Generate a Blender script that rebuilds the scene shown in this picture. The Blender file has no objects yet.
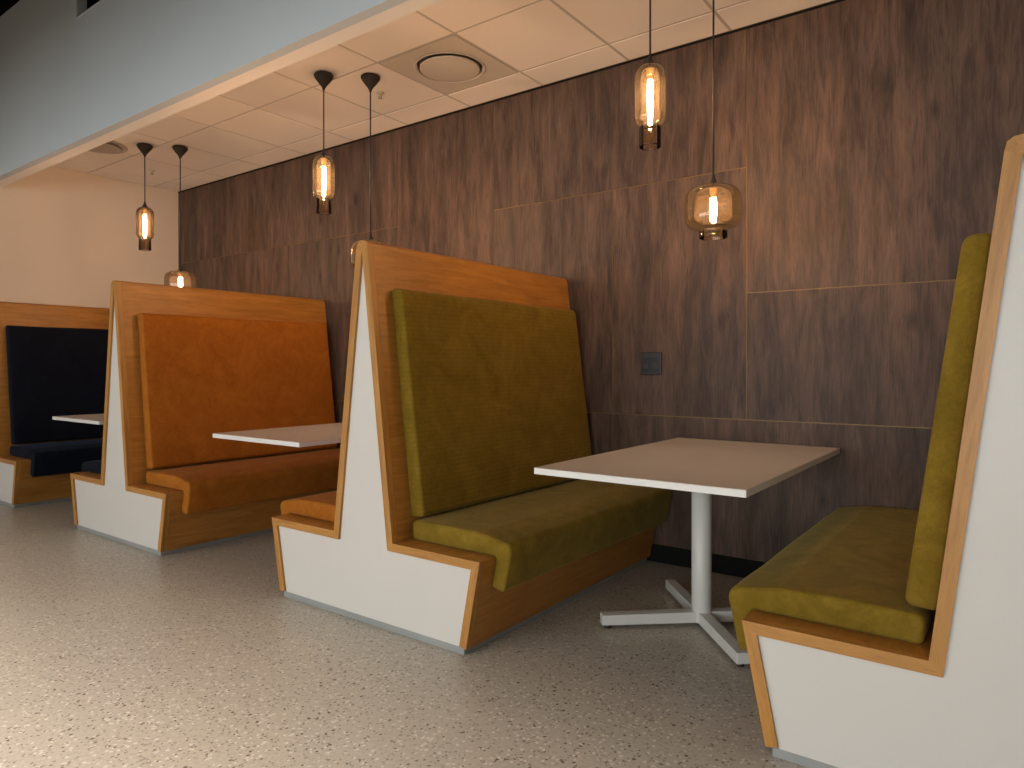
import bpy, bmesh, math, random
from mathutils import Vector, Matrix, noise
random.seed(7)
PI = math.pi
scene = bpy.context.scene
COL = scene.collection

# ------------------------------------------------------------------ dimensions
CAMH = 1.157
Y0 = 2.088            # front plane of the booths
W = 3.774             # wood wall plane
XL = -7.20            # left wall
ZC = 3.0              # suspended ceiling
TILE = 0.622
GX, GY = -3.158, 2.890
BX = [0.0, -2.385, -4.807, -7.198]

# ------------------------------------------------------------------ materials
def nt(name):
    m = bpy.data.materials.new(name); m.use_nodes = True
    t = m.node_tree; b = t.nodes['Principled BSDF']
    return m, t, b
def N(t, kind, **kw):
    n = t.nodes.new(kind)
    for k, v in kw.items():
        if k in n.inputs: n.inputs[k].default_value = v
        else: setattr(n, k, v)
    return n
def ramp(t, src, stops, interp='LINEAR'):
    r = t.nodes.new('ShaderNodeValToRGB'); cr = r.color_ramp; cr.interpolation = interp
    while len(cr.elements) < len(stops): cr.elements.new(0.5)
    for e, (p, c) in zip(cr.elements, stops):
        e.position = p; e.color = (c, c, c, 1) if isinstance(c, (int, float)) else (*c, 1)
    t.links.new(src, r.inputs['Fac'])
    return r.outputs['Color']
def mapped(t, space, scale, loc=(0, 0, 0)):
    tc = t.nodes.new('ShaderNodeTexCoord'); mp = t.nodes.new('ShaderNodeMapping')
    t.links.new(tc.outputs[space], mp.inputs['Vector'])
    mp.inputs['Scale'].default_value = scale; mp.inputs['Location'].default_value = loc
    return mp.outputs['Vector']
def mix(t, fac, a, b, mode='MIX'):
    n = t.nodes.new('ShaderNodeMix'); n.data_type = 'RGBA'; n.blend_type = mode
    for s, i in ((fac, 0), (a, 6), (b, 7)):
        if isinstance(s, (int, float)): n.inputs[i].default_value = s
        elif isinstance(s, tuple): n.inputs[i].default_value = (*s, 1)
        else: t.links.new(s, n.inputs[i])
    return n.outputs[2]
def bump(t, b, h, strength=.2, dist=.01):
    n = t.nodes.new('ShaderNodeBump'); n.inputs['Strength'].default_value = strength; n.inputs['Distance'].default_value = dist
    t.links.new(h, n.inputs['Height']); t.links.new(n.outputs['Normal'], b.inputs['Normal'])

def plain(name, c, rough=.5, metal=0, var=.06, scale=6, spec=.5):
    m, t, b = nt(name)
    nz = N(t, 'ShaderNodeTexNoise', Scale=scale, Detail=4)
    tc = t.nodes.new('ShaderNodeTexCoord'); t.links.new(tc.outputs['Object'], nz.inputs['Vector'])
    lo = tuple(x * (1 - var) for x in c); hi = tuple(min(1, x * (1 + var)) for x in c)
    t.links.new(ramp(t, nz.outputs['Fac'], [(.35, lo), (.65, hi)]), b.inputs['Base Color'])
    b.inputs['Roughness'].default_value = rough; b.inputs['Metallic'].default_value = metal
    b.inputs['Specular IOR Level'].default_value = spec
    return m

def oak(name, dark, mid, light, rough=.42):
    # grain runs along U of the surface
    m, t, b = nt(name)
    v = mapped(t, 'UV', (1.3, 16, 1))
    n1 = N(t, 'ShaderNodeTexNoise', Scale=2.2, Detail=6, Roughness=.62, Distortion=.9); t.links.new(v, n1.inputs['Vector'])
    v2 = mapped(t, 'UV', (6, 170, 1))
    n2 = N(t, 'ShaderNodeTexNoise', Scale=3.0, Detail=3, Roughness=.6); t.links.new(v2, n2.inputs['Vector'])
    v3 = mapped(t, 'UV', (.8, 3, 1))
    n3 = N(t, 'ShaderNodeTexNoise', Scale=2.0, Detail=3, Distortion=1.5); t.links.new(v3, n3.inputs['Vector'])
    c = ramp(t, n1.outputs['Fac'], [(.30, dark), (.50, mid), (.70, light)])
    pores = ramp(t, n2.outputs['Fac'], [(.34, (.72, .64, .55)), (.46, (1, 1, 1))])
    c = mix(t, .7, c, pores, 'MULTIPLY')
    big = ramp(t, n3.outputs['Fac'], [(.3, (.88, .86, .84)), (.7, (1.06, 1.06, 1.06))])
    c = mix(t, .8, c, big, 'MULTIPLY')
    t.links.new(c, b.inputs['Base Color']); b.inputs['Roughness'].default_value = rough
    bump(t, b, n2.outputs['Fac'], .08, .002)
    return m

def fabric(name, dark, light, ribs=None, sheen=.6, sheen_tint=(1, 1, 1)):
    m, t, b = nt(name)
    v = mapped(t, 'Object', (1, 1, 1))
    n1 = N(t, 'ShaderNodeTexNoise', Scale=5, Detail=5, Roughness=.6, Distortion=1.2); t.links.new(v, n1.inputs['Vector'])
    n2 = N(t, 'ShaderNodeTexNoise', Scale=260, Detail=2); t.links.new(v, n2.inputs['Vector'])
    n3 = N(t, 'ShaderNodeTexNoise', Scale=22, Detail=4, Distortion=2.0); t.links.new(v, n3.inputs['Vector'])
    c = ramp(t, n1.outputs['Fac'], [(.30, dark), (.72, light)])
    c = mix(t, .5, c, ramp(t, n2.outputs['Fac'], [(.35, .78), (.65, 1.12)]), 'MULTIPLY')
    c = mix(t, .35, c, ramp(t, n3.outputs['Fac'], [(.35, .72), (.65, 1.15)]), 'MULTIPLY')
    h = mix(t, .5, n2.outputs['Fac'], n3.outputs['Fac'])
    if ribs:
        wv = N(t, 'ShaderNodeTexWave', Scale=ribs[0], Distortion=1.2, Detail=2); wv.bands_direction = ribs[1]
        wv.inputs['Detail Scale'].default_value = 2.0
        t.links.new(v, wv.inputs['Vector'])
        c = mix(t, .32, c, ramp(t, wv.outputs['Fac'], [(.0, .72), (.35, 1.0), (1, 1.06)]), 'MULTIPLY')
        h = mix(t, .6, h, wv.outputs['Fac'])
    t.links.new(c, b.inputs['Base Color'])
    b.inputs['Roughness'].default_value = .85; b.inputs['Specular IOR Level'].default_value = .15
    b.inputs['Sheen Weight'].default_value = sheen; b.inputs['Sheen Roughness'].default_value = .4
    b.inputs['Sheen Tint'].default_value = (*sheen_tint, 1)
    bump(t, b, h, .25, .004)
    return m

def wall_wood():
    m, t, b = nt('dark_wood_laminate')
    # plank tone steps
    tc = t.nodes.new('ShaderNodeTexCoord'); oi = t.nodes.new('ShaderNodeObjectInfo')
    off = N(t, 'ShaderNodeVectorMath', operation='ADD')
    mul = N(t, 'ShaderNodeVectorMath', operation='SCALE'); mul.inputs['Scale'].default_value = 37.0
    cmb = t.nodes.new('ShaderNodeCombineXYZ')
    for i in range(3): t.links.new(oi.outputs['Random'], cmb.inputs[i])
    t.links.new(cmb.outputs[0], mul.inputs[0]); t.links.new(tc.outputs['Object'], off.inputs[0]); t.links.new(mul.outputs[0], off.inputs[1])
    def mp(scale):
        n = t.nodes.new('ShaderNodeMapping'); n.inputs['Scale'].default_value = scale
        t.links.new(off.outputs[0], n.inputs['Vector']); return n.outputs['Vector']
    n1 = N(t, 'ShaderNodeTexNoise', Scale=1.7, Detail=8, Roughness=.68, Distortion=.45); t.links.new(mp((7.5, 1, 1.15)), n1.inputs['Vector'])
    n2 = N(t, 'ShaderNodeTexNoise', Scale=3, Detail=4, Roughness=.65, Distortion=.3); t.links.new(mp((40, 1, 2.6)), n2.inputs['Vector'])
    n3 = N(t, 'ShaderNodeTexNoise', Scale=1.0, Detail=2); t.links.new(mp((3.0, 1, .35)), n3.inputs['Vector'])
    vo = N(t, 'ShaderNodeTexVoronoi', Scale=1.0, feature='F1'); vo.inputs['Randomness'].default_value = 1
    t.links.new(mp((4.2, .001, 1.9)), vo.inputs['Vector'])
    c = ramp(t, n1.outputs['Fac'], [(.28, (.036, .023, .017)), (.44, (.074, .047, .035)), (.58, (.114, .072, .052)), (.74, (.170, .106, .075))])
    c = mix(t, .75, c, ramp(t, n2.outputs['Fac'], [(.34, (.58, .58, .60)), (.52, (1.04, 1.03, 1.0)), (.72, (1.22, 1.19, 1.16))]), 'MULTIPLY')
    c = mix(t, .6, c, ramp(t, n3.outputs['Fac'], [(.35, (.78, .80, .86)), (.65, (1.1, 1.06, 1.03))]), 'MULTIPLY')
    c = mix(t, .9, c, ramp(t, vo.outputs['Distance'], [(.0, (.25, .23, .23)), (.055, (.55, .53, .51)), (.14, (1, 1, 1))]), 'MULTIPLY')
    sep = t.nodes.new('ShaderNodeSeparateXYZ'); t.links.new(off.outputs[0], sep.inputs[0])
    dv = N(t, 'ShaderNodeMath', operation='DIVIDE'); dv.inputs[1].default_value = .205; t.links.new(sep.outputs[0], dv.inputs[0])
    fl = N(t, 'ShaderNodeMath', operation='FLOOR'); t.links.new(dv.outputs[0], fl.inputs[0])
    wn = t.nodes.new('ShaderNodeTexWhiteNoise'); wn.noise_dimensions = '1D'; t.links.new(fl.outputs[0], wn.inputs['W'])
    c = mix(t, .5, c, ramp(t, wn.outputs['Value'], [(0, (.78, .78, .80)), (1, (1.16, 1.12, 1.08))]), 'MULTIPLY')
    t.links.new(c, b.inputs['Base Color'])
    b.inputs['Roughness'].default_value = .52; b.inputs['Specular IOR Level'].default_value = .28
    bump(t, b, n2.outputs['Fac'], .12, .003)
    return m

def terrazzo():
    m, t, b = nt('terrazzo_floor')
    v = mapped(t, 'Object', (1, 1, 1))
    big = N(t, 'ShaderNodeTexNoise', Scale=.9, Detail=3); t.links.new(v, big.inputs['Vector'])
    fine = N(t, 'ShaderNodeTexNoise', Scale=70, Detail=4, Roughness=.7); t.links.new(v, fine.inputs['Vector'])
    c = ramp(t, fine.outputs['Fac'], [(.30, (.39, .355, .305)), (.5, (.455, .418, .360)), (.70, (.52, .48, .42))])
    c = mix(t, .5, c, ramp(t, big.outputs['Fac'], [(.35, (.9, .9, .92)), (.65, (1.05, 1.04, 1.0))]), 'MULTIPLY')
    def chips(scale, rad, thresh, col, below=True, seed=0.0):
        nonlocal c
        wob = N(t, 'ShaderNodeTexNoise', Scale=scale * 1.3, Detail=1)
        t.links.new(v, wob.inputs['Vector'])
        vv = mix(t, .006 * 60 / scale, mapped(t, 'Object', (1, 1, 1), (seed, seed * 2, 0)), wob.outputs['Color'], 'LINEAR_LIGHT')
        vo = N(t, 'ShaderNodeTexVoronoi', Scale=scale); t.links.new(vv, vo.inputs['Vector'])
        sp = t.nodes.new('ShaderNodeSeparateColor'); t.links.new(vo.outputs['Color'], sp.inputs[0])
        a = N(t, 'ShaderNodeMath', operation='LESS_THAN'); a.inputs[1].default_value = rad; t.links.new(vo.outputs['Distance'], a.inputs[0])
        k = N(t, 'ShaderNodeMath', operation='LESS_THAN' ); k.inputs[1].default_value = thresh; t.links.new(sp.outputs[0], k.inputs[0])
        mm = N(t, 'ShaderNodeMath', operation='MULTIPLY'); t.links.new(a.outputs[0], mm.inputs[0]); t.links.new(k.outputs[0], mm.inputs[1])
        sc = N(t, 'ShaderNodeMath', operation='MULTIPLY'); sc.inputs[1].default_value = .85; t.links.new(mm.outputs[0], sc.inputs[0])
        c = mix(t, sc.outputs[0], c, col)
    chips(70, .42, .24, (.64, .60, .535), seed=3.1)
    chips(90, .42, .20, (.27, .235, .20), seed=7.7)
    chips(60, .32, .07, (.50, .43, .34), seed=1.3)
    chips(80, .34, .10, (.13, .095, .075), seed=11.9)
    chips(50, .27, .13, (.075, .052, .04), seed=5.9)
    chips(60, .27, .05, (.16, .10, .06), seed=15.9)
    t.links.new(c, b.inputs['Base Color'])
    b.inputs['Roughness'].default_value = .38; b.inputs['Specular IOR Level'].default_value = .45
    return m

def glass_mat(name, tint, refl_rough=.02, hz=.010):
    m = bpy.data.materials.new(name); m.use_nodes = True; t = m.node_tree; t.nodes.clear()
    out = t.nodes.new('ShaderNodeOutputMaterial')
    tr = N(t, 'ShaderNodeBsdfTransparent'); gl = N(t, 'ShaderNodeBsdfGlossy', Roughness=refl_rough)
    lw = N(t, 'ShaderNodeLayerWeight', Blend=.35)
    col = ramp(t, lw.outputs['Facing'], [(.0, tint), (.65, tuple(x * .93 for x in tint)), (1.0, tuple(x * .60 for x in tint))])
    t.links.new(col, tr.inputs['Color'])
    fr = N(t, 'ShaderNodeFresnel', IOR=1.5)
    f2 = N(t, 'ShaderNodeMath', operation='MULTIPLY'); f2.inputs[1].default_value = 1.3; t.links.new(fr.outputs[0], f2.inputs[0])
    mx = t.nodes.new('ShaderNodeMixShader'); t.links.new(f2.outputs[0], mx.inputs[0])
    haze = N(t, 'ShaderNodeBsdfTranslucent'); haze.inputs['Color'].default_value = (.85, .62, .38, 1)
    m0 = t.nodes.new('ShaderNodeMixShader'); m0.inputs[0].default_value = hz
    t.links.new(tr.outputs[0], m0.inputs[1]); t.links.new(haze.outputs[0], m0.inputs[2])
    t.links.new(m0.outputs[0], mx.inputs[1]); t.links.new(gl.outputs[0], mx.inputs[2]); t.links.new(mx.outputs[0], out.inputs[0])
    return m
def emis(name, c, s):
    m, t, b = nt(name)
    b.inputs['Base Color'].default_value = (*c, 1); b.inputs['Emission Color'].default_value = (*c, 1)
    b.inputs['Emission Strength'].default_value = s
    return m

M = {}
M['oak'] = oak('honey_oak_veneer', (.33, .142, .023), (.42, .186, .034), (.49, .228, .047))
M['oak_edge'] = oak('oak_edge_lipping', (.34, .155, .034), (.44, .208, .046), (.52, .258, .066))
M['white_panel'] = plain('white_laminate', (.62, .605, .58), .42, 0, .012, 2)
M['table_white'] = plain('table_laminate', (.74, .71, .67), .32, 0, .012, 3)
M['table_edge'] = plain('table_edge_white', (.78, .78, .76), .4, 0, .01, 3)
M['white_metal'] = plain('white_powder_coat', (.62, .62, .60), .38, 0, .015, 8)
M['alu'] = plain('plinth_grey', (.33, .35, .35), .38, .25, .06, 4)
M['green'] = fabric('olive_velvet', (.165, .106, .009), (.27, .174, .022), None, .2, (.9, .8, .35))
M['green_rib'] = fabric('olive_ribbed_velvet', (.165, .104, .007), (.24, .154, .016), (15, 'Z'), .2, (.9, .8, .35))
M['orange'] = fabric('orange_velvet', (.33, .105, .010), (.43, .148, .018), None, .1, (1, .6, .3))
M['navy'] = fabric('navy_velvet', (.0035, .005, .011), (.007, .010, .020), None, .06, (.4, .6, 1))
M['wallwood'] = wall_wood()
M['joint'] = plain('brass_joint', (.17, .105, .040), .45, .5, .1, 10)
M['black'] = plain('black_paint', (.012, .011, .010), .5, 0, .1, 5)
M['void'] = plain('dark_void_paint', (.012, .012, .012), .9, 0, .1, 5, .1)
M['cord'] = plain('black_cord', (.022, .018, .016), .7, 0, .1, 20)
M['cream'] = plain('cream_wall_paint', (.70, .63, .55), .8, 0, .02, 1.5, .2)
M['bulk'] = plain('bulkhead_paint', (.47, .52, .55), .75, 0, .02, 1.2, .2)
M['soffit'] = plain('soffit_paint', (.76, .70, .63), .8, 0, .015, 2, .2)
M['tile'] = plain('ceiling_tile', (.80, .74, .68), .9, 0, .015, 120, .1)
M['grid'] = plain('ceiling_grid_white', (.47, .42, .37), .6, 0, .02, 3, .3)
M['vent'] = plain('vent_enamel', (.56, .51, .44), .5, 0, .015, 3, .4)
M['vent2'] = plain('grey_vent_enamel', (.42, .37, .33), .6, 0, .02, 3, .3)
M['ventdark'] = plain('vent_throat', (.20, .20, .19), .5, .4, .05, 3)
M['floor'] = terrazzo()
M['plastic'] = plain('black_socket_plastic', (.022, .022, .022), .4, 0, .05, 10)
M['plastic2'] = plain('black_socket_insert', (.010, .010, .010), .35, 0, .05, 10)
M['glass_amber'] = glass_mat('amber_glass', (.97, .90, .79))
M['glass_smoke'] = glass_mat('smoked_amber_glass', (.93, .84, .72))
M['glass_dark'] = glass_mat('dark_smoked_glass', (.74, .66, .58))
M['pane'] = glass_mat('window_glass', (.96, .98, .98), hz=0.0)
M['bulb'] = emis('bulb_glow', (1, .67, .43), 470)
M['brass'] = plain('brass_socket', (.55, .35, .15), .35, .9, .05, 10)
M['plainwall'] = plain('room_wall_paint', (.50, .48, .45), .8, 0, .02, 1.5, .2)

# ------------------------------------------------------------------ mesh helpers
def finish(name, bm, mat, parent=None, smooth=False, bevel=None, recalc=True):
    if recalc: bmesh.ops.recalc_face_normals(bm, faces=bm.faces)
    me = bpy.data.meshes.new(name); bm.to_mesh(me); bm.free()
    o = bpy.data.objects.new(name, me); COL.objects.link(o)
    for m in (mat if isinstance(mat, list) else [mat]): me.materials.append(m)
    if smooth:
        for p in me.polygons: p.use_smooth = True
    if bevel:
        b = o.modifiers.new('bevel', 'BEVEL'); b.width = bevel[0]; b.segments = bevel[1]; b.limit_method = 'ANGLE'; b.angle_limit = math.radians(32)
        b.harden_normals = False
    if parent: o.parent = parent
    return o
def empty(name, loc=(0, 0, 0)):
    o = bpy.data.objects.new(name, None); o.empty_display_size = .1; o.location = loc; COL.objects.link(o); return o
def tag(o, label=None, cat=None, group=None, kind=None):
    if label: o['label'] = label
    if cat: o['category'] = cat
    if group: o['group'] = group
    if kind: o['kind'] = kind
    return o
def box(bm, x0, x1, y0, y1, z0, z1, mi=0):
    vs = [bm.verts.new((x, y, z)) for z in (z0, z1) for y in (y0, y1) for x in (x0, x1)]
    for f in ((0, 2, 3, 1), (4, 5, 7, 6), (0, 1, 5, 4), (2, 6, 7, 3), (0, 4, 6, 2), (1, 3, 7, 5)):
        bm.faces.new([vs[i] for i in f]).material_index = mi
    return vs
def boxo(name, dims, mat, parent=None, bevel=None):
    bm = bmesh.new(); box(bm, *dims); return finish(name, bm, mat, parent, bevel=bevel)
def lathe(bm, prof, seg=40, c=(0, 0), closed=False):
    rings = []
    for r, z in prof:
        if r < 1e-6: rings.append([bm.verts.new((c[0], c[1], z))])
        else: rings.append([bm.verts.new((c[0] + r * math.cos(2 * PI * i / seg), c[1] + r * math.sin(2 * PI * i / seg), z)) for i in range(seg)])
    if closed: rings.append(rings[0])
    for a, b in zip(rings, rings[1:]):
        for i in range(seg):
            j = (i + 1) % seg
            if len(a) == 1 and len(b) == 1: continue
            if len(a) == 1: bm.faces.new((a[0], b[i], b[j]))
            elif len(b) == 1: bm.faces.new((a[i], b[0], a[j]))
            else: bm.faces.new((a[i], b[i], b[j], a[j]))
def fillet(pts, rads, n=5):
    out = []
    k = len(pts)
    for i, p in enumerate(pts):
        r = rads[i]
        if not r: out.append(p); continue
        a = Vector(pts[i - 1]); b = Vector(p); c = Vector(pts[(i + 1) % k])
        d1 = (a - b).normalized(); d2 = (c - b).normalized()
        ang = d1.angle(d2); t = min(r / math.tan(ang / 2), .49 * min((a - b).length, (c - b).length)); rr = t * math.tan(ang / 2)
        cen = b + (d1 + d2).normalized() * (rr / math.sin(ang / 2))
        s = b + d1 * t - cen; e = b + d2 * t - cen
        a0 = math.atan2(s.y, s.x); a1 = math.atan2(e.y, e.x)
        while a1 - a0 > PI: a1 -= 2 * PI
        while a1 - a0 < -PI: a1 += 2 * PI
        for j in range(n + 1):
            q = a0 + (a1 - a0) * j / n
            out.append((cen.x + rr * math.cos(q), cen.y + rr * math.sin(q)))
    return out

# ------------------------------------------------------------------ booth benches
ZL, HW, HC, HB, ZB, ZA, AP, TH = .389, .681, .195, .611, .029, 1.722, .037, .036
def offset_poly(pts, d):
    """inward offset of an open polyline (left side), mitred"""
    out = []
    n = len(pts)
    for i in range(n):
        p = Vector(pts[i])
        if i == 0: t0 = t1 = (Vector(pts[1]) - p).normalized()
        elif i == n - 1: t0 = t1 = (p - Vector(pts[i - 1])).normalized()
        else: t0 = (p - Vector(pts[i - 1])).normalized(); t1 = (Vector(pts[i + 1]) - p).normalized()
        n0 = Vector((t0.y, -t0.x)); n1 = Vector((t1.y, -t1.x))
        b = (n0 + n1)
        b = b / max(b.length_squared, 1e-6) * 2
        out.append((p.x + b.x * d, p.y + b.y * d))
    return out
def outline(half=False):
    """outer polyline from left foot over the ridge to right foot (x, z)"""
    R = [(AP, ZA - .035), (AP * .87, ZA - .014), (AP * .5, ZA - .003), (0, ZA)]
    right = [(HB, ZB), (HW, ZL), (HC, ZL)] + R
    if half:
        return list(reversed(right))
    left = [(-x, z) for x, z in right[:-1]]
    return left + list(reversed(right))
def ribbon(bm, pts, d, y0, y1, ny=1, uvo=0.0):
    """solid folded sheet of thickness d along the polyline, from y0 to y1; grain along Y on big faces"""
    inner = offset_poly(pts, d)
    # near the ridge the inner side pinches shut: keep it inside the outline
    inner = [(min(max(x, -abs(px)), abs(px)) if abs(px) > 1e-6 else 0.0, z) for (x, z), (px, pz) in zip(inner, pts)]
    for i, (px, pz) in enumerate(pts):
        if pz > ZA - .04: inner[i] = (0.0, ZA - .047)
    uv = bm.loops.layers.uv.verify()
    L = [0]
    for a, b in zip(pts, pts[1:]): L.append(L[-1] + (Vector(b) - Vector(a)).length)
    V = []
    for y in (y0, y1):
        V.append(([bm.verts.new((x, y, z)) for x, z in pts], [bm.verts.new((x, y, z)) for x, z in inner]))
    def face(vs, uvs):
        try: f = bm.faces.new(vs)
        except ValueError: return
        for l, q in zip(f.loops, uvs): l[uv].uv = (q[0] + uvo, q[1])
    (o0, i0), (o1, i1) = V
    for k in range(len(pts) - 1):
        a, b = L[k], L[k + 1]
        face([o0[k], o0[k + 1], o1[k + 1], o1[k]], [(y0, a), (y0, b), (y1, b), (y1, a)])
        face([i0[k + 1], i0[k], i1[k], i1[k + 1]], [(y0, b), (y0, a), (y1, a), (y1, b)])
        kk = k * .37
        face([o0[k + 1], o0[k], i0[k], i0[k + 1]], [(b, kk), (a, kk), (a, kk + d), (b, kk + d)])
        face([o1[k], o1[k + 1], i1[k + 1], i1[k]], [(a, kk), (b, kk), (b, kk + d), (a, kk + d)])
    for k in (0, -1):
        face([o0[k], o1[k], i1[k], i0[k]], [(y0, 0), (y1, 0), (y1, d), (y0, d)])
    bmesh.ops.remove_doubles(bm, verts=bm.verts, dist=1e-5)
    return inner

def prism(bm, poly, ys, jitter=0.0, seed=0):
    rings = []
    for y in ys:
        ring = []
        for x, z in poly:
            if jitter:
                q = Vector((x * 5 + seed, y * 5, z * 5)); dx = noise.noise(q) * jitter; dz = noise.noise(q + Vector((9, 3, 5))) * jitter
            else: dx = dz = 0
            ring.append(bm.verts.new((x + dx, y, z + dz)))
        rings.append(ring)
    n = len(poly)
    for a, b in zip(rings, rings[1:]):
        for i in range(n):
            j = (i + 1) % n
            bm.faces.new((a[i], a[j], b[j], b[i]))
    bm.faces.new(list(reversed(rings[0]))); bm.faces.new(rings[-1])

def cushion(name, poly, rads, y0, y1, mat, parent, side, seed):
    pts = fillet([Vector(p) for p in poly], rads, 5)
    r = .014
    def shrink(d):
        c = Vector((sum(p[0] for p in pts) / len(pts), sum(p[1] for p in pts) / len(pts)))
        out = []
        n = len(pts)
        for i in range(n):
            a = Vector(pts[i - 1]); b = Vector(pts[i]); e = Vector(pts[(i + 1) % n])
            t = (e - a).normalized(); nn = Vector((-t.y, t.x)) * area_sign
            out.append((b.x + nn.x * d, b.y + nn.y * d))
        return out
    area = sum(pts[i - 1][0] * pts[i][1] - pts[i][0] * pts[i - 1][1] for i in range(len(pts)))
    area_sign = 1 if area > 0 else -1
    bm = bmesh.new()
    ys = []; polys = []
    for a in (0, 22, 45, 68, 90):
        s = math.sin(math.radians(a)); ys.append(y0 + r * (1 - s)); polys.append(shrink(r * (1 - math.cos(math.radians(a)))) )
    ys = ys[::-1]; polys = polys[::-1]          # from y0 (shrunk) inwards
    nn = 26
    mid = [y0 + r + (y1 - y0 - 2 * r) * i / nn for i in range(1, nn)]
    allp = [(y0 + r * (1 - math.cos(math.radians(a))), shrink(r * (1 - math.sin(math.radians(a))))) for a in (0, 22, 45, 68, 90)]
    allp += [(y, pts) for y in mid]
    allp += [(y1 - r * (1 - math.sin(math.radians(a))), shrink(r * (1 - math.cos(math.radians(a))))) for a in (0, 22, 45, 68, 90)]
    rings = []
    for y, pl in allp:
        ring = []
        for p in pl:
            q = Vector((p[0] * 6 + seed, y * 4, p[1] * 6)); j = .0035
            ring.append(bm.verts.new((side * (p[0] + noise.noise(q) * j), y, p[1] + noise.noise(q + Vector((9, 3, 5))) * j)))
        rings.append(ring)
    n = len(pts)
    for a, b in zip(rings, rings[1:]):
        for i in range(n): bm.faces.new((a[i], a[(i + 1) % n], b[(i + 1) % n], b[i]))
    bm.faces.new(list(reversed(rings[0]))); bm.faces.new(rings[-1])
    return finish(name, bm, mat, parent, smooth=True)

def booth(x, left, right, label, half=False, seed=0, rib=True):
    root = empty('booth_bench', (x, Y0, 0))
    tag(root, label, 'bench', 'back-to-back booth benches in a row along the dark wood wall')
    D = W - Y0 - .004
    pts = outline(half)
    bm = bmesh.new(); inner = ribbon(bm, pts, TH, .035, D, uvo=seed * 3.1)
    finish('wooden_shell', bm, M['oak'], root)
    bm = bmesh.new(); ribbon(bm, pts, TH, 0.0, .0345, uvo=seed * 1.7)
    # on the lipping the grain follows the outline
    uv = bm.loops.layers.uv.verify()
    for f in bm.faces:
        if abs(f.normal.y) < .5:
            for l in f.loops: l[uv].uv = (l[uv].uv[1], l[uv].uv[0])
    finish('edge_lipping', bm, M['oak_edge'], root)
    # white end panel, set back a little behind the lipping
    ex = .004
    base = [(-HB, ZB), (-HW, ZL), (-HC, ZL), (-AP, ZA - .035)]
    def inset(p): return p
    rt = [(HB - TH + .001, ZB), (HW - TH - .004 + .001, ZL - TH + .001), (HC - TH + .004 - .0, ZL - TH + .001), (.001, ZA - .052)]
    pan = ([(-a, b) for a, b in rt] + list(reversed(rt))) if not half else [(0.001, ZB), (0.0, ZA - .052)] + list(reversed(rt))
    bm = bmesh.new(); prism(bm, pan, (.012, .030)); finish('end_panel', bm, M['white_panel'], root)
    if half:
        bm = bmesh.new(); box(bm, 0, .004, .036, D, ZB, ZA - .17); finish('back_board', bm, M['white_panel'], root)
    x0 = -.594 if not half else .004
    bm = bmesh.new(); box(bm, x0, .594, .010, D, 0, ZB); finish('plinth', bm, M['alu'], root, bevel=(.002, 1))
    sides = [(1, right)] + ([] if half else [(-1, left)])
    for s, key in sides:
        if not key: continue
        sm, bmx = {'green': (M['green'], M['green_rib'] if rib else M['green']), 'orange': (M['orange'], M['orange']), 'navy': (M['navy'], M['navy'])}[key]
        seat = [(.216, ZL + .001), (HW + .003, ZL + .001), (HW - .022, .262), (.722, .248), (.766, .446), (.60, .474), (.40, .478), (.212, .474)]
        cushion('seat_cushion', seat, [.016, .010, .015, .016, .036, .08, .08, .022], .100, D - .006, sm, root, s, seed + s)
        def sl(z): return HC + (AP - HC) * (z - ZL) / (ZA - .035 - ZL)
        back = [(sl(.482) + .002, .482), (sl(.482) + .084, .487), (sl(1.510) + .070, 1.510), (sl(1.510) + .002, 1.510)]
        cushion('back_cushion', back, [.016, .024, .034, .016], .118, D - .05, bmx, root, s, seed + 5 + s)
    return root

booth(BX[0], 'green', 'green', 'nearest oak and white booth bench with olive green cushions, cut off by the right edge', seed=1, rib=False)
booth(BX[1], 'orange', 'green', 'tall oak and white booth bench, olive green cushions on one side, orange behind', seed=2)
booth(BX[2], 'navy', 'orange', 'oak and white booth bench with orange cushions facing the camera and navy behind', seed=3)
booth(BX[3], None, 'navy', 'oak booth bench with dark navy cushions against the cream wall at far left', half=True, seed=4)

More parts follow.
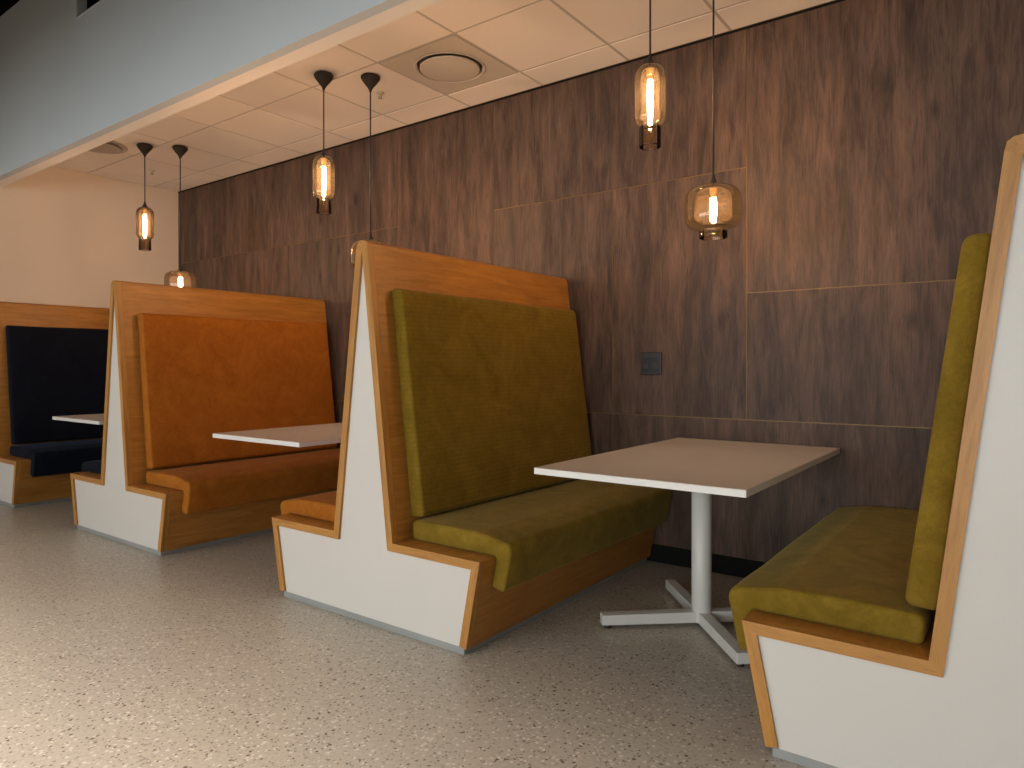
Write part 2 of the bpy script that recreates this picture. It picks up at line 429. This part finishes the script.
# ------------------------------------------------------------------ tables
def table(cx, label):
    root = empty('pedestal_table', (cx, 3.031, 0))
    tag(root, label, 'table', 'white pedestal tables between the booth benches')
    hx = .429; y0, y1 = -.731, .731
    bm = bmesh.new(); box(bm, -hx, hx, y0, y1, .7435, .7455)
    finish('laminate_top', bm, M['table_white'], root, bevel=(.0008, 1))
    bm = bmesh.new(); box(bm, -hx + .001, hx - .001, y0 + .001, y1 - .001, .719, .7433)
    finish('tabletop', bm, M['table_edge'], root, bevel=(.0015, 2))
    cy = -.05; px = .012
    bm = bmesh.new(); lathe(bm, [(0, .018), (.041, .018), (.0435, .022), (.0435, .700), (0, .700)], 40, (px, cy))
    c = finish('column', bm, M['white_metal'], root, smooth=False)
    for p in c.data.polygons: p.use_smooth = abs(p.normal.z) < .5
    boxo('mounting_plate', (px - .15, px + .15, cy - .15, cy + .15, .700, .7188), M['white_metal'], root, (.002, 1))
    for k in range(4):
        a = math.radians(41 + 90 * k)
        d = Vector((math.cos(a), math.sin(a))); n = Vector((-d.y, d.x)); w = .026
        bm = bmesh.new()
        sec = [(-w, .018), (w, .018), (w, .066), (-w, .066)]
        rings = []
        for r_, dz in ((.036, 0), (.455, -.004)):
            rings.append([bm.verts.new((px + d.x * r_ + n.x * s, cy + d.y * r_ + n.y * s, z + (dz if z > .03 else 0))) for s, z in sec])
        for i in range(4): bm.faces.new((rings[0][i], rings[0][(i + 1) % 4], rings[1][(i + 1) % 4], rings[1][i]))
        bm.faces.new(rings[0][::-1]); bm.faces.new(rings[1])
        lg = finish('leg', bm, M['white_metal'], root, bevel=(.003, 2))
        bm = bmesh.new(); lathe(bm, [(0, 0), (.013, 0), (.015, .004), (.013, .0178), (0, .0178)], 16, (px + d.x * .425, cy + d.y * .425))
        ft = finish('rubber_foot', bm, M['black'], lg); tag(ft, 'black rubber foot')
    return root
TX = -1.164
table(TX, 'white rectangular pedestal table between the two olive green seats')
table(TX - 2.392, 'white rectangular table between the two orange seats')
table(TX - 4.800, 'small looking white table in front of the navy cushions at far left')

# ------------------------------------------------------------------ pendants
def glass_shell(prof, th=.0028):
    out = list(prof)
    inn = [(max(r - th, .001), z - (th if i == 0 else 0)) for i, (r, z) in enumerate(prof)]
    return out + inn[::-1]
def smoothprof(pts, n=6):
    # Catmull-Rom through the points
    P = [Vector(p) for p in pts]; out = []
    for i in range(len(P) - 1):
        p0 = P[max(i - 1, 0)]; p1 = P[i]; p2 = P[i + 1]; p3 = P[min(i + 2, len(P) - 1)]
        for j in range(n):
            t = j / n
            q = .5 * ((2 * p1) + (p2 - p0) * t + (2 * p0 - 5 * p1 + 4 * p2 - p3) * t * t + (3 * p1 - p0 - 3 * p2 + p3) * t ** 3)
            out.append((q.x, q.y))
    out.append((P[-1].x, P[-1].y)); return out
def pendant(x, y, top, kind, label, group, smoky=False):
    root = empty('pendant_lamp', (x, y, top)); tag(root, label, 'lamp', group)
    h = ZC - top - .002
    bm = bmesh.new()
    lathe(bm, [(0, h), (.054, h), (.060, h - .006), (.061, h - .014), (.054, h - .028), (.036, h - .052), (.018, h - .074), (.010, h - .088), (.007, h - .100), (0, h - .100)], 36)
    finish('ceiling_canopy', bm, M['cord'], root, smooth=True)
    bm = bmesh.new(); lathe(bm, [(0, h - .0995), (.0042, h - .0995), (.0042, .0455), (0, .0455)], 12); finish('cord', bm, M['cord'], root, smooth=True)
    bm = bmesh.new(); lathe(bm, [(0, .048), (.006, .048), (.008, .034), (.014, .016), (.023, .004), (.025, -.001), (0, -.001)], 28)
    finish('socket_cap', bm, M['cord'], root, smooth=True)
    if kind == 'tall':
        prof = smoothprof([(.022, -.001), (.044, -.008), (.061, -.028), (.068, -.058), (.068, -.12), (.0675, -.18), (.068, -.218), (.066, -.238), (.059, -.252), (.050, -.260), (.0465, -.268), (.047, -.31), (.048, -.357)])
        bl, br, bt = .185, .0115, -.065
        gm = M['glass_amber']
    else:
        prof = smoothprof([(.022, -.001), (.06, -.004), (.098, -.017), (.119, -.045), (.124, -.085), (.124, -.135), (.119, -.165), (.100, -.186), (.074, -.195), (.0625, -.200), (.061, -.208), (.062, -.232)])
        bl, br, bt = .105, .0140, -.055
        gm = M['glass_smoke']
    bm = bmesh.new(); lathe(bm, glass_shell(prof), 56, closed=True); finish('glass_shade', bm, M['glass_dark'] if smoky else gm, root, smooth=True)
    # lamp holder and tubular filament bulb
    bm = bmesh.new(); lathe(bm, [(0, -.0012), (.0165, -.0012), (.0165, bt + .022), (.013, bt + .020), (.013, bt), (0, bt)], 24)
    hd = finish('lamp_holder', bm, M['brass'], root, smooth=False)
    bm = bmesh.new()
    p = [(0, bt - .0005), (br * .72, bt - .0005), (br, bt - .018), (br, bt - bl * .70), (br * .78, bt - bl * .86), (br * .42, bt - bl * .96), (0, bt - bl)]
    lathe(bm, smoothprof(p, 3)[:-1] + [(0, bt - bl)], 20); finish('bulb', bm, M['bulb'], root, smooth=True)
    return root
gp1 = 'tall bottle shaped pendant lamps'; gp2 = 'wide drum shaped pendant lamps'
pendant(-1.315, 2.795, 2.475, 'tall', 'tall amber glass pendant lamp above the table between the olive green seats', gp1)
pendant(-1.103, 2.990, 1.957, 'wide', 'wide smoked glass pendant lamp hanging low over the table of the olive green booth', gp2)
pendant(-3.547, 2.795, 2.480, 'tall', 'tall amber glass pendant lamp above the table of the orange booth', gp1)
pendant(-3.332, 2.990, 1.957, 'wide', 'pendant lamp whose glass hides behind the ridge of the tall orange and green bench', gp2)
pendant(-5.876, 2.800, 2.480, 'tall', 'tall pendant lamp before the cream wall, farthest of the bottle shaped glasses', gp1, True)
pendant(-5.690, 3.002, 1.957, 'wide', 'wide pendant lamp peeking over the ridge of the orange cushioned bench at left', gp2, True)

# ------------------------------------------------------------------ setting
def struct(o): o['kind'] = 'structure'; return o
XR = 4.2; YS = -4.6; ZH = 5.1; XF = XL
YB0, YB1, ZBK = 2.055, 2.195, 2.72
struct(boxo('floor', (XF - .2, XR + .2, YS - .2, W + .2, -.1, 0), M['floor']))
wb = struct(empty('wall_back', (0, W, 0)))
boxo('backing', (XL, XR, .006, .20, 0, ZC + .3), M['joint'], wb)
XA, XB_, XC_, XD, XE = -5.289, -3.903, -2.957, -2.028, -1.209
zA, zB, zC = 2.239, 1.555, .865
g = .0026
zt, zb = ZC - .009, .105
panels = [(XL, XB_, zA, zt), (XL, XA, zC, zA), (XA, XB_, zC, zA), (XB_, XC_, zC, zt), (XC_, XE, zA, zt), (XC_, XD, zC, zA), (XD, XE, zC, zA),
          (XE, 1.35, zB, zt), (XE, .35, zC, zB), (.35, 1.35, zC, zB), (1.35, XR, zC, zt), (XL, XB_, zb, zC), (XB_, XD, zb, zC), (XD, -.3, zb, zC), (-.3, 1.35, zb, zC), (1.35, XR, zb, zC)]
for a, b, c, d in panels:
    boxo('wood_panel', (a + g, b - g, .0025, .0055, c + g, d - g), M['wallwood'], wb, (.0008, 1))
tr = boxo('trim_1', (XL, XR, W + .0005, W + .0055, zt, ZC + .001), M['void']); struct(tr)
struct(boxo('baseboard_back', (XL, XR, W + .0005, W + .0055, .001, zb), M['void']))
struct(boxo('wall_left', (XL - .15, XL, YS, W + .2, 0, ZH), M['cream']))
struct(boxo('wall_upper', (XL, XR, YB1 + .25, YB1 + .35, ZC + .3, ZH), M['void']))
struct(boxo('wall_upper_left', (XL, XL + .01, YB0 + .06, YB1 + .249, ZC + .3, ZH), M['void']))
struct(boxo('wall_right', (XR, XR + .15, YS, W + .2, 0, ZH), M['plainwall']))

# suspended ceiling with exposed grid
vx0, vy0 = GX, GY
ce = struct(empty('ceiling', (0, 0, ZC)))
bm = bmesh.new()
vents = [(GX, GY)]
xs = [XL] + [GX + k * TILE for k in range(-6, 12) if XL + .02 < GX + k * TILE < XR] + [XR]
yl = [YB1, GY - TILE, GY, GY + TILE, W]
for i in range(len(xs) - 1):
    for j in range(len(yl) - 1):
        if any(abs(xs[i] - a) < .01 and abs(yl[j] - b) < .01 for a, b in vents): continue
        box(bm, xs[i] + .0075, xs[i + 1] - .0075, yl[j] + .0075, yl[j + 1] - .0075, .001, .015)
finish('ceiling_tiles', bm, M['tile'], ce, bevel=(.003, 1))
bm = bmesh.new()
for x in xs[1:-1]: box(bm, x - .0105, x + .0105, YB1, W - .001, .0035, .03)
for y in yl[1:-1]: box(bm, XL + .001, XR - .001, y - .0105, y + .0105, .0038, .0302)
box(bm, XL + .001, XR - .001, W - .016, W - .0045, .002, .03)
finish('grid_rails', bm, M['grid'], ce)
boxo('plenum_board', (XL, XR, YB1 - .02, W + .2, .035, .298), M['void'], ce)

bh = struct(empty('wall_bulkhead', (0, YB0, ZBK)))
bm = bmesh.new()
NX = -5.27
poly = [(XF, 0), (XR, 0), (XR, .845), (NX, .845), (NX, 1.30), (XF, 1.30)]
prism(bm, [(x, z) for x, z in poly], (0, .055)); finish('bulkhead_face', bm, M['bulk'], bh)
boxo('soffit_board', (XF, XR, .0552, YB1 - YB0, 0, .32), M['soffit'], bh)
boxo('top_rail', (NX + .0002, NX + .008, -.006, .06, .8455, 1.30), M['bulk'], bh)
boxo('top_rail', (NX + .0002, XR, -.006, .06, .8452, .853), M['bulk'], bh)
struct(boxo('ceiling_high', (XF - .15, XR + .15, YS - .15, W + .2, ZH, ZH + .1), M['void']))

struct(boxo('light_blocker_slab', (XF, XR, YS, -.15, 2.64, 2.80), M['tile']))  # unseen slab, added to keep window light off the upper bulkhead

# round air diffusers
for (vx, vy), lab in zip(vents, ('round white air diffuser in a square ceiling panel near the middle pair of lamp canopies',)):
    cx, cy = vx + TILE / 2, vy + TILE / 2
    r = empty('air_diffuser', (cx, cy, ZC)); tag(r, lab, 'air vent', 'ceiling air diffusers')
    # square plate with a round throat
    bm = bmesh.new(); seg = 64; hs = TILE / 2 - .012; R = .214
    inn = []; out = []; inb = []
    for i in range(seg):
        a = 2 * PI * i / seg; ca, sa = math.cos(a), math.sin(a); k = hs / max(abs(ca), abs(sa))
        inn.append(bm.verts.new((R * ca, R * sa, .000))); out.append(bm.verts.new((k * ca, k * sa, .000))); inb.append(bm.verts.new((R * ca, R * sa, .012)))
    outb = [bm.verts.new((v.co.x, v.co.y, .012)) for v in out]
    for i in range(seg):
        j = (i + 1) % seg
        for A, B in ((inn, out), (out, outb), (outb, inb), (inb, inn)): bm.faces.new((A[i], A[j], B[j], B[i]))
    finish('square_plate', bm, M['vent'], r)
    bm = bmesh.new(); lathe(bm, [(.214, .0), (.222, -.004), (.216, -.008), (.207, -.005), (.200, .008), (.196, .030), (.200, .032), (.207, .010)], 64, closed=True)
    finish('ring_lip', bm, M['vent'], r, smooth=True)
    bm = bmesh.new(); lathe(bm, [(0, .0335), (.195, .0335), (.195, .030), (0, .030)], 48); finish('throat', bm, M['ventdark'], r)
    bm = bmesh.new(); lathe(bm, [(0, .0295), (.028, .0295), (.028, -.004), (.176, -.003), (.185, -.007), (.184, -.012), (.174, -.015), (.02, -.017), (0, -.0175)], 64)
    finish('disc', bm, M['vent'], r, smooth=True)

r = empty('air_diffuser', (-6.20, 2.585, ZC)); tag(r, 'grey round air diffuser in the ceiling at far left, half hidden by the bulkhead', 'air vent', 'ceiling air diffusers')
bm = bmesh.new(); lathe(bm, [(0, 0), (.205, 0), (.208, -.005), (.200, -.010), (.176, -.008), (.172, -.003), (0, -.003)], 56); finish('ring_lip', bm, M['vent2'], r, smooth=False)
bm = bmesh.new(); lathe(bm, [(0, -.0032), (.05, -.0032), (.05, -.012), (.155, -.013), (.160, -.018), (.15, -.021), (0, -.022)], 56); finish('disc', bm, M['vent2'], r, smooth=False)

# sprinkler heads
for x, y, lab in ((-3.485, 3.214, 'small metal sprinkler head in the ceiling beside the middle pair of lamp canopies'), (-6.601, 3.213, 'small metal sprinkler head in the ceiling beyond the farthest lamp canopies')):
    r = empty('sprinkler_head', (x, y, ZC)); tag(r, lab, 'sprinkler', 'ceiling sprinkler heads')
    bm = bmesh.new(); lathe(bm, [(0, .0005), (.026, .0005), (.024, -.005), (.012, -.008), (0, -.008)], 24); finish('escutcheon', bm, M['vent'], r, smooth=True)
    bm = bmesh.new()
    for s in (-1, 1): box(bm, s * .010 - .0015, s * .010 + .0015, -.003, .003, -.034, -.0082)
    box(bm, -.0115, .0115, -.003, .003, -.037, -.034)
    finish('frame', bm, M['alu'], r)
    bm = bmesh.new(); lathe(bm, [(0, -.0372), (.014, -.0372), (.015, -.039), (0, -.040)], 20); finish('deflector', bm, M['alu'], r)

# wall socket
so = empty('wall_socket', ((-1.834 - 1.696) / 2, W, (1.104 + 1.241) / 2))
tag(so, 'black double wall socket on the dark wood panelling', 'socket')
boxo('frame', (-.066, .066, -.011, -.0005, -.066, .066), M['plastic'], so, (.003, 2))
bm = bmesh.new(); box(bm, -.056, -.002, -.0135, -.0112, -.054, .030); finish('socket_insert', bm, M['plastic2'], so, bevel=(.002, 2))
bm = bmesh.new(); box(bm, .002, .056, -.0135, -.0112, -.054, .030); finish('socket_insert', bm, M['plastic2'], so, bevel=(.002, 2))
boxo('switch', (-.056, .056, -.0140, -.0112, .034, .056), M['plastic'], so, (.0015, 2))
for cx in (-.029, .029):
    bm = bmesh.new()
    lathe(bm, [(0, 0), (.019, 0), (.021, .0014), (.019, .0028), (0, .0028)], 28)
    for v in bm.verts: v.co = Vector((cx + v.co.x, -.0136 - v.co.z, -.013 + v.co.y))
    o = finish('socket_ring', bm, M['plastic'], so)

# far side of the room: the window wall behind the viewer
wins = [(-6.9, -4.7), (-4.4, -2.2), (-1.9, .3), (.6, 2.8)]
wz0, wz1 = .15, 2.55
ws = struct(empty('wall_front', (0, YS, 0)))
bm = bmesh.new()
box(bm, XF, XR, -.2, 0, wz1, ZH); box(bm, XF, XR, -.2, 0, 0, wz0)
ed = [XF] + [v for w in wins for v in w] + [XR]
for i in range(0, len(ed), 2): box(bm, ed[i], ed[i + 1], -.2, 0, wz0, wz1)
finish('masonry', bm, M['plainwall'], ws)
for i, (a, b) in enumerate(wins):
    r = struct(empty('window_%d' % (i + 1), ((a + b) / 2, YS - .1, 0)))
    h = (b - a) / 2 - .002
    bm = bmesh.new()
    for q in ((-h, -h + .06), (h - .06, h), (-.03, .03)): box(bm, q[0], q[1], -.03, .03, wz0 + .002, wz1 - .002)
    for q in ((wz0 + .002, wz0 + .06), (wz1 - .06, wz1 - .002)): box(bm, -h + .0602, h - .0602, -.029, .029, q[0], q[1])
    finish('window_frame', bm, M['black'], r)
    for s in (-1, 1):
        u0, u1 = (-h + .061, -.031) if s < 0 else (.031, h - .061)
        boxo('pane', (u0, u1, -.004, .004, wz0 + .061, wz1 - .061), M['pane'], r)
    l = bpy.data.lights.new('daylight', 'AREA'); l.shape = 'RECTANGLE'; l.size = b - a - .1; l.size_y = wz1 - wz0 - .1
    l.energy = 98; l.color = (1.0, .985, .96)
    lo = bpy.data.objects.new('daylight', l); lo.location = ((a + b) / 2, YS - .25, (wz0 + wz1) / 2); lo.rotation_euler = (PI / 2, 0, 0); COL.objects.link(lo)
    lo.rotation_euler = (math.radians(90), 0, 0)
# warm spots added to brighten the foreground floor, just below the light-blocking slab
def spot(x, y, z, e, size, color=(1, .89, .78), blend=.6, tgt=None):
    l = bpy.data.lights.new('added_floor_spot', 'SPOT'); l.energy = e; l.spot_size = math.radians(size); l.spot_blend = blend; l.color = color; l.shadow_soft_size = .12
    o = bpy.data.objects.new('added_floor_spot', l); o.location = (x, y, z); COL.objects.link(o)
    return o
for x, y, e in ((-5.6, -.4, 130), (-4.2, -.4, 240), (-2.9, -.4, 330), (-1.5, -.4, 430), (-.1, -.4, 300), (-3.6, -2.2, 160), (-1.4, -2.2, 160)):
    spot(x, y, 2.62, e, 108, blend=1.0)

w = bpy.data.worlds.new('World'); scene.world = w; w.use_nodes = True
w.node_tree.nodes['Background'].inputs[0].default_value = (.62, .72, .85, 1); w.node_tree.nodes['Background'].inputs[1].default_value = .6

# ------------------------------------------------------------------ camera
cam = bpy.data.cameras.new('camera'); co = bpy.data.objects.new('camera', cam); COL.objects.link(co)
cam.sensor_width = 36; cam.lens = 689.6 / 1024 * 36
cam.shift_y = -(384 - 368.35) / 1024
co.location = (0, 0, CAMH)
co.rotation_euler = (math.radians(90 - .19), 0, math.radians(36.51))
cam.clip_start = .05
scene.camera = co
scene.view_settings.view_transform = 'Standard'; scene.view_settings.look = 'None'
scene.view_settings.gamma = 1; scene.view_settings.exposure = 0.0; scene.view_settings.use_curve_mapping = False
